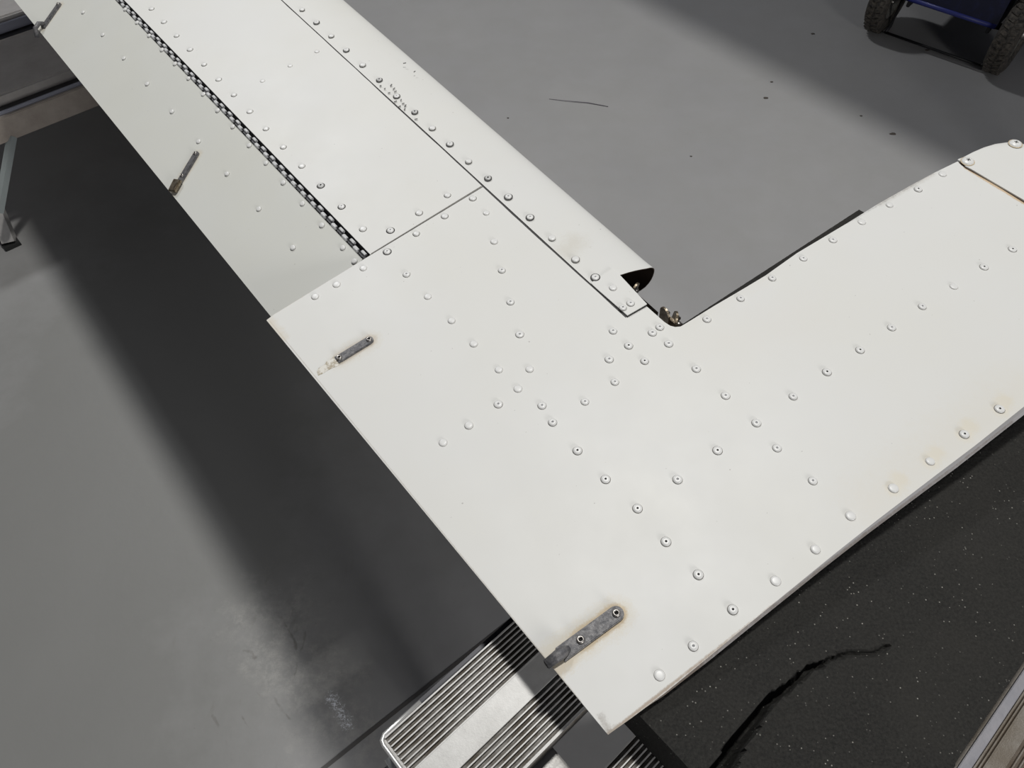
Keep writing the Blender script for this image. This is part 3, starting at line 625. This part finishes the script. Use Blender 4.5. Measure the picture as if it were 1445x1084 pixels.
N.bump(N.noise(P, 380, 4, 0.75), 0.55, 0.002)
tag(obj('foam_pad', me, mf), 'torn black foam pad lying on the ribbed metal boards under the white part', 'foam')

# ------------------------------------------------ ribbed work platform (near)
def alu_mat(name, dirt, lo, hi, bscale=1.0):
    m = mat(name, lo, 0.36, 1.0); N = NT(m); P = coords(N)
    sv = N.n('ShaderNodeVectorMath', operation='MULTIPLY'); N.put(sv.inputs[0], P); sv.inputs[1].default_value = (0.35, 1.0, 1.0)
    g = N.ramp(N.noise(sv.outputs[0], 110, 6, 0.75), 0.42, 0.60); g2 = N.ramp(N.noise(P, 16, 4, 0.7), 0.38, 0.66)
    col = N.mix(g2, lo, hi)
    # dirt settles in the flutes, the rib crests stay bright
    z = N.n('ShaderNodeSeparateXYZ', {'Vector': P}).outputs[2]
    low = N.ramp(z, -0.0006, -0.0016)
    dk = N.math('MULTIPLY', low, N.math('SUBTRACT', 1.0, N.math('MULTIPLY', g, 0.42)))
    col = N.mix(dk, col, dirt)
    N.put(N.b.inputs['Base Color'], col); N.put(N.b.inputs['Metallic'], N.ramp(dk, 0, 1, 0.15, 0.05)); N.put(N.b.inputs['Roughness'], N.ramp(dk, 0, 1, 0.46, 0.7))
    N.bump(N.noise(P, 520, 5, 0.7), 0.35, 0.0012 * bscale); return m
M_alu = alu_mat('worn_ribbed_aluminium', (0.085, 0.070, 0.052), (0.44, 0.435, 0.42), (0.58, 0.575, 0.56), 0.3)
M_alu2 = alu_mat('brown_stained_dim_aluminium', (0.10, 0.07, 0.045), (0.17, 0.145, 0.115), (0.27, 0.25, 0.225))  # brown stain, with the whole tone darkened for a dimmer metallic reflection
M_alub = bare_metal('dull_bluish_aluminium', (0.30, 0.30, 0.33), (0.36, 0.35, 0.37), 0.5, 20, 0.3)
M_alud = bare_metal('grey_brushed_aluminium', (0.36, 0.35, 0.34), (0.46, 0.45, 0.43), 0.45, 30, 0.3)
def board(name, v0, v1, u0, u1, z, bands, m, parent, th=0.028, rib_h=0.0022, rib_w=0.0010, valley=0.0030):
    """extruded tread: bands = list of (width, nribs); nribs 0 is a smooth raised band"""
    prof = [(v0, -th), (v0, 0)]; v = v0 + .0012; prof.append((v, 0))
    for wdt_, n_ in bands:
        if n_ == 0:
            prof += [(v + .0004, -.0002), (v + wdt_ - .0004, -.0002)]; v += wdt_
        else:
            p = wdt_ / n_
            for k in range(n_):
                a0 = v + k * p
                prof += [(a0 + .0003, -valley), (a0 + p - rib_w - .0003, -valley), (a0 + p - rib_w, -.0001), (a0 + p, -.0001)]
            v += wdt_
    prof += [(v1, 0), (v1, -th)]
    V = []
    for u in (u0, u1):
        for (pv, pz) in prof: V.append((u, -pv, pz))
    n_ = len(prof); F = [(i, i + 1, n_ + i + 1, n_ + i) for i in range(n_ - 1)] + [(n_ - 1, 0, n_, 2 * n_ - 1)]
    o = obj(name, pydata(name, V, F), m, parent); return o
def plat(name, lab, z, grp=None):
    t = thing(name, lab, 'work platform', (0, 0, z), BANG, grp); return t
def to_l(u, v, z): return (u, -v, z)
PT = plat('work_platform', 'aluminium work platform of ribbed boards under the foam and the white part', 0.745)
band1 = [(0.034, 8), (0.0235, 0), (0.034, 8)]
b1 = board('deck_board', -0.1695, -0.0755, 0.0135, 1.15, 0, band1, M_alu, PT)
b2 = board('deck_board', -0.0345, 0.0595, 0.0135, 1.15, 0, [(0.034, 8), (0.0235, 0), (0.034, 8)], M_alu, PT)
b3 = board('deck_board', 0.098, 0.1530, 0.0135, 1.15, 0, [(0.020, 5), (0.017, 0), (0.0155, 6)], M_alu2, PT)
b4 = board('deck_board', 0.1620, 0.215, 0.0135, 1.15, 0, [(0.0050, 2), (0.0115, 0), (0.030, 8)], M_alu2, PT)
obj('side_strip', box('side_strip', to_l(0.58, 0.1577, -.014), (1.13, 0.0076, 0.028), .0006), M_alub, PT)
for o_, l_ in ((b1, 'bright board with its free end in view'), (b4, 'brown-stained board at the lower right')): o_['label'] = l_
# bright lip round the board end
lip = [to_l(0.052, -0.1715, -.001), to_l(0.0145, -0.1715, -.001), to_l(0.0105, -0.1690, -.001), to_l(0.0095, -0.1650, -.001), to_l(0.0095, -0.078, -.001), to_l(0.0125, -.0745, -.001)]
obj('end_lip', tube('end_lip', lip, 0.0019, 8), mat('bright_worn_aluminium', (0.82, 0.82, 0.80), 0.32, 0.7), PT)
obj('end_plate', box('end_plate', to_l(0.0122, -0.1225, -.017), (0.0022, 0.094, 0.030)), M_alud, PT)
obj('side_rail', box('side_rail', to_l(0.59, -0.1765, -.040), (1.12, 0.004, 0.045), .0006), mat('dark_grey_rail', (0.035, 0.035, 0.04), 0.45, 0.5), PT)  # dark rail in one even grey
for v in (-0.1225, 0.0125, 0.1255, 0.185):
    pass
# cross members tie the boards, splayed legs carry them
for u in (0.10, 1.05):
    obj('cross_member', box('cross_member', to_l(u, 0.02, -0.048), (0.03, 0.37, 0.036), .002), M_alud, PT)
    for v in (-0.14, 0.18):
        s_ = -1 if v < 0 else 1
        lg = obj('leg', tube('leg', [to_l(u, v, -.05), to_l(u, v + s_ * 0.02, -0.735)], 0.014, square=True), M_alud, PT)
        obj('foot', box('foot', to_l(u, v + s_ * 0.02, -0.7375), (0.034, 0.034, 0.015), .002), mat('black_rubber', (0.02, 0.02, 0.02), 0.8), lg)
# curved end stay below the free end
stay = [to_l(0.012 - 0.004, -0.160, -.020), to_l(0.006, -0.135, -.026), to_l(0.006, -0.10, -.030), to_l(0.010, -0.075, -.034)]
obj('end_stay', tube('end_stay', stay, [.0045, .005, .005, .005], 10), mat('pale_scuffed_metal', (0.62, 0.63, 0.62), 0.35, 0.6), PT)
stay2 = [(p[0] - .006, p[1], p[2] - .018) for p in stay]
obj('rubber_bumper', tube('rubber_bumper', stay2, .006, 10), mat('black_rubber_trim', (0.015, 0.016, 0.018), 0.5), PT)

# ------------------------------------------------ second platform, upper left
PB = plat('step_platform', 'low dark aluminium step platform at the upper left beyond the white part', 0.32)
def plain_board(v0, v1, u0, u1):
    return board('deck_board', v0, v1, u0, u1, 0, [(0.010, 2), (v1 - v0 - .026, 0), (0.010, 2)], M_alud2, PB, th=.03, rib_h=.003, rib_w=.002, valley=.004)
M_alud2 = bare_metal('pale_aluminium_tread', (0.55, 0.52, 0.49), (0.64, 0.61, 0.58), 0.55, 12, 0.0)  # pale tread metal, tone varied by noise
plain_board(-2.84, -2.575, 0.02, 1.0)
plain_board(-2.455, -2.17, 0.02, 1.0)
M_dkg = mat('dark_channel_metal', (0.030, 0.030, 0.033), 0.5, 0.3)
obj('channel', box('channel', to_l(0.51, -2.515, -.030), (0.98, 0.118, 0.008)), M_dkg, PB)
obj('channel_lip', box('channel_lip', to_l(0.51, -2.545, -.012), (0.98, 0.010, 0.024), .001), mat('bluish_worn_lip', (0.34, 0.35, 0.42), 0.45, 0.1), PB)
obj('channel', box('channel', to_l(0.51, -2.135, -.026), (0.98, 0.065, 0.008)), M_dkg, PB)
obj('rail_lip', box('rail_lip', to_l(0.51, -2.1015, -.006), (0.98, 0.009, 0.012), .002), mat('bluish_worn_edge', (0.40, 0.41, 0.48), 0.45, 0.1), PB)
obj('side_rail', box('side_rail', to_l(0.51, -2.088, -.036), (0.98, 0.012, 0.062), .002), bare_metal('brown_grey_rail', (0.36, 0.31, 0.27), (0.46, 0.41, 0.36), 0.5, 14, 0.0), PB)
def wl(p):                                       # world point to the platform frame
    p = Vector(p); return (p.x * BU[0] + p.y * BU[1], -(p.x * BV[0] + p.y * BV[1]), p.z - 0.32)
FOOT = (-1.3739, 1.5358, 0.008); LEGTOP = (-1.4466, 1.7254, 0.27); BR0 = (-1.2817, 1.6564, 0.26); BR1 = (-1.3391, 1.5258, 0.12)
lg = obj('leg', tube('leg', [wl(LEGTOP), wl(FOOT)], 0.016, square=True), M_alud, PB)
fx, fy, fz = wl(FOOT)
obj('foot', box('foot', (fx, fy, fz - .004), (0.042, 0.042, 0.012), .001), mat('black_foot_pad', (0.012, 0.012, 0.012), 0.7), lg)
obj('brace', tube('brace', [wl(BR0), wl(BR1)], 0.008, square=True), mat('greenish_grey_bar', (0.36, 0.40, 0.40), 0.45, 0.1), PB)
obj('bolt', lathe('bolt', [(.010, 0), (.010, .006), (.006, .008), (0, .008)], 6), M_dkg, PB, loc=to_l(0.085, -2.083, -.045)).rotation_euler = (math.pi / 2, 0, 0)
for (u, v) in ((0.93, -2.12), (0.93, -2.78), (0.12, -2.78)):
    lg = obj('leg', tube('leg', [to_l(u, v, -.03), to_l(u + .03, v, -.31)], 0.016, square=True), M_alud, PB)
    obj('foot', box('foot', to_l(u + .03, v, -.314), (0.042, 0.042, 0.012), .001), mat('black_foot_pad', (0.012, 0.012, 0.012), 0.7), lg)

# ------------------------------------------------ cart at the upper right
CA = math.atan2(-0.275, 0.321)                   # axle direction
CT = thing('wheeled_cart', 'dark blue metal cart on treaded rubber wheels at the upper right', 'cart', (1.347, 2.699, 0), CA)
# local x along the axle, y back under the body
M_tire = mat('dusty_black_rubber', (0.035, 0.032, 0.028), 0.75); N = NT(M_tire); P = coords(N)
N.put(N.b.inputs['Base Color'], N.mix(N.ramp(N.noise(P, 90, 5, .7), .4, .65), (0.022, 0.020, 0.018), (0.095, 0.082, 0.066))); N.bump(N.noise(P, 200, 3, .6), .4, .002)
M_rim = bare_metal('grey_cast_rim', (0.10, 0.10, 0.09), (0.32, 0.31, 0.27), 0.4, 30, 0.5)
M_blue = mat('dark_blue_paint', (0.010, 0.014, 0.075), 0.38); N = NT(M_blue); P = coords(N)
N.put(N.b.inputs['Base Color'], N.mix(N.ramp(N.noise(P, 40, 4, .7), .5, .7), (0.004, 0.006, 0.030), (0.009, 0.012, 0.055)))
def tire_mesh():
    R, w_ = 0.132, 0.034; prof = [(0.084, -w_ * .8), (0.098, -w_), (0.115, -w_ * 1.0), (0.127, -w_ * .78), (0.1315, -w_ * .35), (0.1325, 0), (0.1315, w_ * .35), (0.127, w_ * .78), (0.115, w_), (0.098, w_), (0.084, w_ * .8), (0.084, -w_ * .8)]
    me = lathe('tire', prof, 48); return me
def build_wheel(x):
    wh = obj('wheel', tire_mesh(), M_tire, CT, loc=(x, 0, 0.1325)); wh.rotation_euler = (0, math.pi / 2, 0)
    bm = bmesh.new()
    for k in range(40):
        for sd in (-1, 1):
            an = 2 * math.pi * (k + (0.5 if sd > 0 else 0)) / 40
            M = Matrix.Rotation(an, 4, 'Z') @ Matrix.Translation((0.1315, 0, sd * 0.0135)) @ Matrix.Rotation(sd * .35, 4, 'X')
            box_bm(bm, (0, 0, 0), (0.007, 0.012, 0.022), None); 
            vs_ = bm.verts[-8:] if False else None
            bm.verts.ensure_lookup_table(); bmesh.ops.transform(bm, matrix=M, verts=bm.verts[-8:])
    obj('tread_blocks', bm_me(bm, 'tread_blocks'), M_tire, wh, kind='stuff')
    obj('rim', lathe('rim', [(0, .020), (.022, .020), (.026, .012), (.060, .006), (.078, .022), (.086, .026), (.086, -.026), (.078, -.022), (.060, -.006), (.026, -.012), (.022, -.03), (0, -.03)], 32), M_rim, wh)
    obj('hub', lathe('hub', [(0, .038), (.012, .038), (.016, .030), (.018, .010), (0, .010)], 16), M_steel, wh)
    for k in range(4):
        an = k * math.pi / 2 + .4; obj('wheel_nut', lathe('wheel_nut', [(0.006, 0), (.006, .006), (0, .007)], 6), M_steel, wh, loc=(.042 * math.cos(an), .042 * math.sin(an), .010))
    return wh
build_wheel(0.0); build_wheel(0.425)
# body: folded tub with a rounded lower front edge
def tub():
    y0, y1, z0, z1, r = -0.072, 0.75, 0.152, 0.62, 0.014
    pr = [(y0, z1), (y0, z0 + r)] + [(y0 + r - r * math.cos(t), z0 + r - r * math.sin(t)) for t in [math.pi / 2 * k / 6 for k in range(1, 7)]] + [(y1, z0), (y1, z1)]
    V = []; n_ = len(pr)
    for x in (0.050, 0.376):
        for y, z in pr: V.append((x, y, z))
    F = [(i, (i + 1) % n_, n_ + (i + 1) % n_, n_ + i) for i in range(n_)] + [tuple(range(n_)), tuple(range(2 * n_ - 1, n_ - 1, -1))]
    return pydata('cart_body', V, F)
obj('body', tub(), M_blue, CT)
obj('edge_highlight', tube('edge_highlight', [(0.052, -0.070, 0.158), (0.374, -0.070, 0.158)], 0.008, 12), mat('lit_blue_edge', (0.028, 0.036, 0.19), 0.45), CT)  # lit lower edge of the body, painted as a brighter blue bead
obj('axle', tube('axle', [(-0.035, 0, 0.1325), (0.46, 0, 0.1325)], 0.011, 12), mat('black_steel', (0.012, 0.012, 0.013), 0.5, .5), CT)
for x in (0.075, 0.35): obj('axle_bracket', box('axle_bracket', (x, 0.0, 0.135), (0.012, 0.05, 0.05), .002), M_dkg, CT)
obj('tie_rod', tube('tie_rod', [(0.045, -.055, 0.022), (0.39, -.055, 0.022)], 0.0042, 10), mat('black_rod', (0.010, 0.010, 0.011), 0.5, .4), CT)
for x in (0.045, 0.39): obj('rod_end', tube('rod_end', [(x, -.055, 0.022), (x, -.02, 0.03), (x, 0.0, 0.12)], 0.006, 8), M_dkg, CT)
for x in (0.0, 0.425):
    pass
for (x) in (0.0, 0.425):                          # rear pair, hidden behind the body
    wh = build_wheel(x); wh.location = (x, 0.62, 0.1325)

# ------------------------------------------------ small things on the floor
SP = [(0.842, 2.244, .010), (1.202, 2.044, .011), (0.882, 2.34, .006), (-0.013, 2.13, .004), (0.548, 1.929, .004), (1.099, 2.658, .008), (1.129, 2.142, .005), (1.478, 2.545, .009)]
labs = ['largest dark chip on the open floor between the white nose and the cart', 'flat brown chip on the floor nearest the horn cap', 'small dark crumb beyond the largest chip on the open floor', 'tiny dark crumb on the floor left of the long hair', 'tiny round crumb on the floor above the notch', 'dark crumb on the shaded floor left of the cart', 'tiny crumb on the floor between the shade edge and the horn', 'thin dark crumb on the floor in front of the cart rod']
M_chip = mat('brown_grey_chip', (0.07, 0.06, 0.05), 0.7)
for (x, y, r), lb in zip(SP, labs):
    P_ = [(x + r * random.uniform(.75, 1.1) * math.cos(t), y + .55 * r * random.uniform(.7, 1.1) * math.sin(t), .0022) for t in [2 * math.pi * k / 8 for k in range(8)]]
    tag(obj('floor_crumb', slab('floor_crumb', P_, .0021, .0004), M_chip), lb, 'debris', 'crumbs on the hangar floor')
tag(obj('hair_strand', tube('hair_strand', [(0.123, 2.238, .0012), (0.181, 2.224, .003), (0.251, 2.214, .0025), (0.315, 2.194, .0012)], [.0006, .0009, .0012, .0010], 6), mat('dark_thread', (0.12, 0.11, 0.13), .6)), 'long thin dark thread lying on the open floor', 'thread')
# joint line in the floor beside the platform
P0 = Vector((0.10, 0.575, .0006)); P1 = Vector((-0.75, -0.105, .0006)); dr = (P1 - P0).normalized(); nx = Vector((-dr.y, dr.x, 0)) * .0035
obj('trim_1', slab('trim_1', [tuple(P0 + nx), tuple(P0 - nx), tuple(P1 - nx), tuple(P1 + nx)], .0005), mat('floor_joint_filler', (0.09, 0.085, 0.08), .6), kind='structure')

# ------------------------------------------------ unseen panel on posts, added above and to the right of the view: its edge shades the far floor
TP_ = thing('shade_panel', 'white wing-shaped panel on grey posts, unseen, added to shade the floor by the cart', 'aircraft part', (0.437, 2.392, 1.6), math.atan2(-0.665, 0.547))
cs_ = []
for k in range(9):
    t = k / 8; cs_.append((t, 0.045 * math.sin(math.pi * min(1, t ** 0.6)) ))
V = []; n_ = 18
for x in (-0.12, 2.2):
    for t, h in cs_: V.append((x, t * 0.8, h + .004))
    for t, h in cs_[::-1]: V.append((x, t * 0.8, -h - .004))
F = [(i, (i + 1) % n_, n_ + (i + 1) % n_, n_ + i) for i in range(n_)] + [tuple(range(n_)), tuple(range(2 * n_ - 1, n_ - 1, -1))]
obj('shade_panel_skin', pydata('shade_panel', V, F), M_main, TP_)
for x in (1.55,):
    for y in (0.2, 0.6):
        obj('panel_post', tube('panel_post', [(x, y, -0.03), (x, y, -1.6)], 0.02, square=True), M_alud, TP_)
obj('panel_post', tube('panel_post', [(2.0, 0.4, -0.03), (2.0, 0.4, -1.6)], 0.02, square=True), M_alud, TP_)
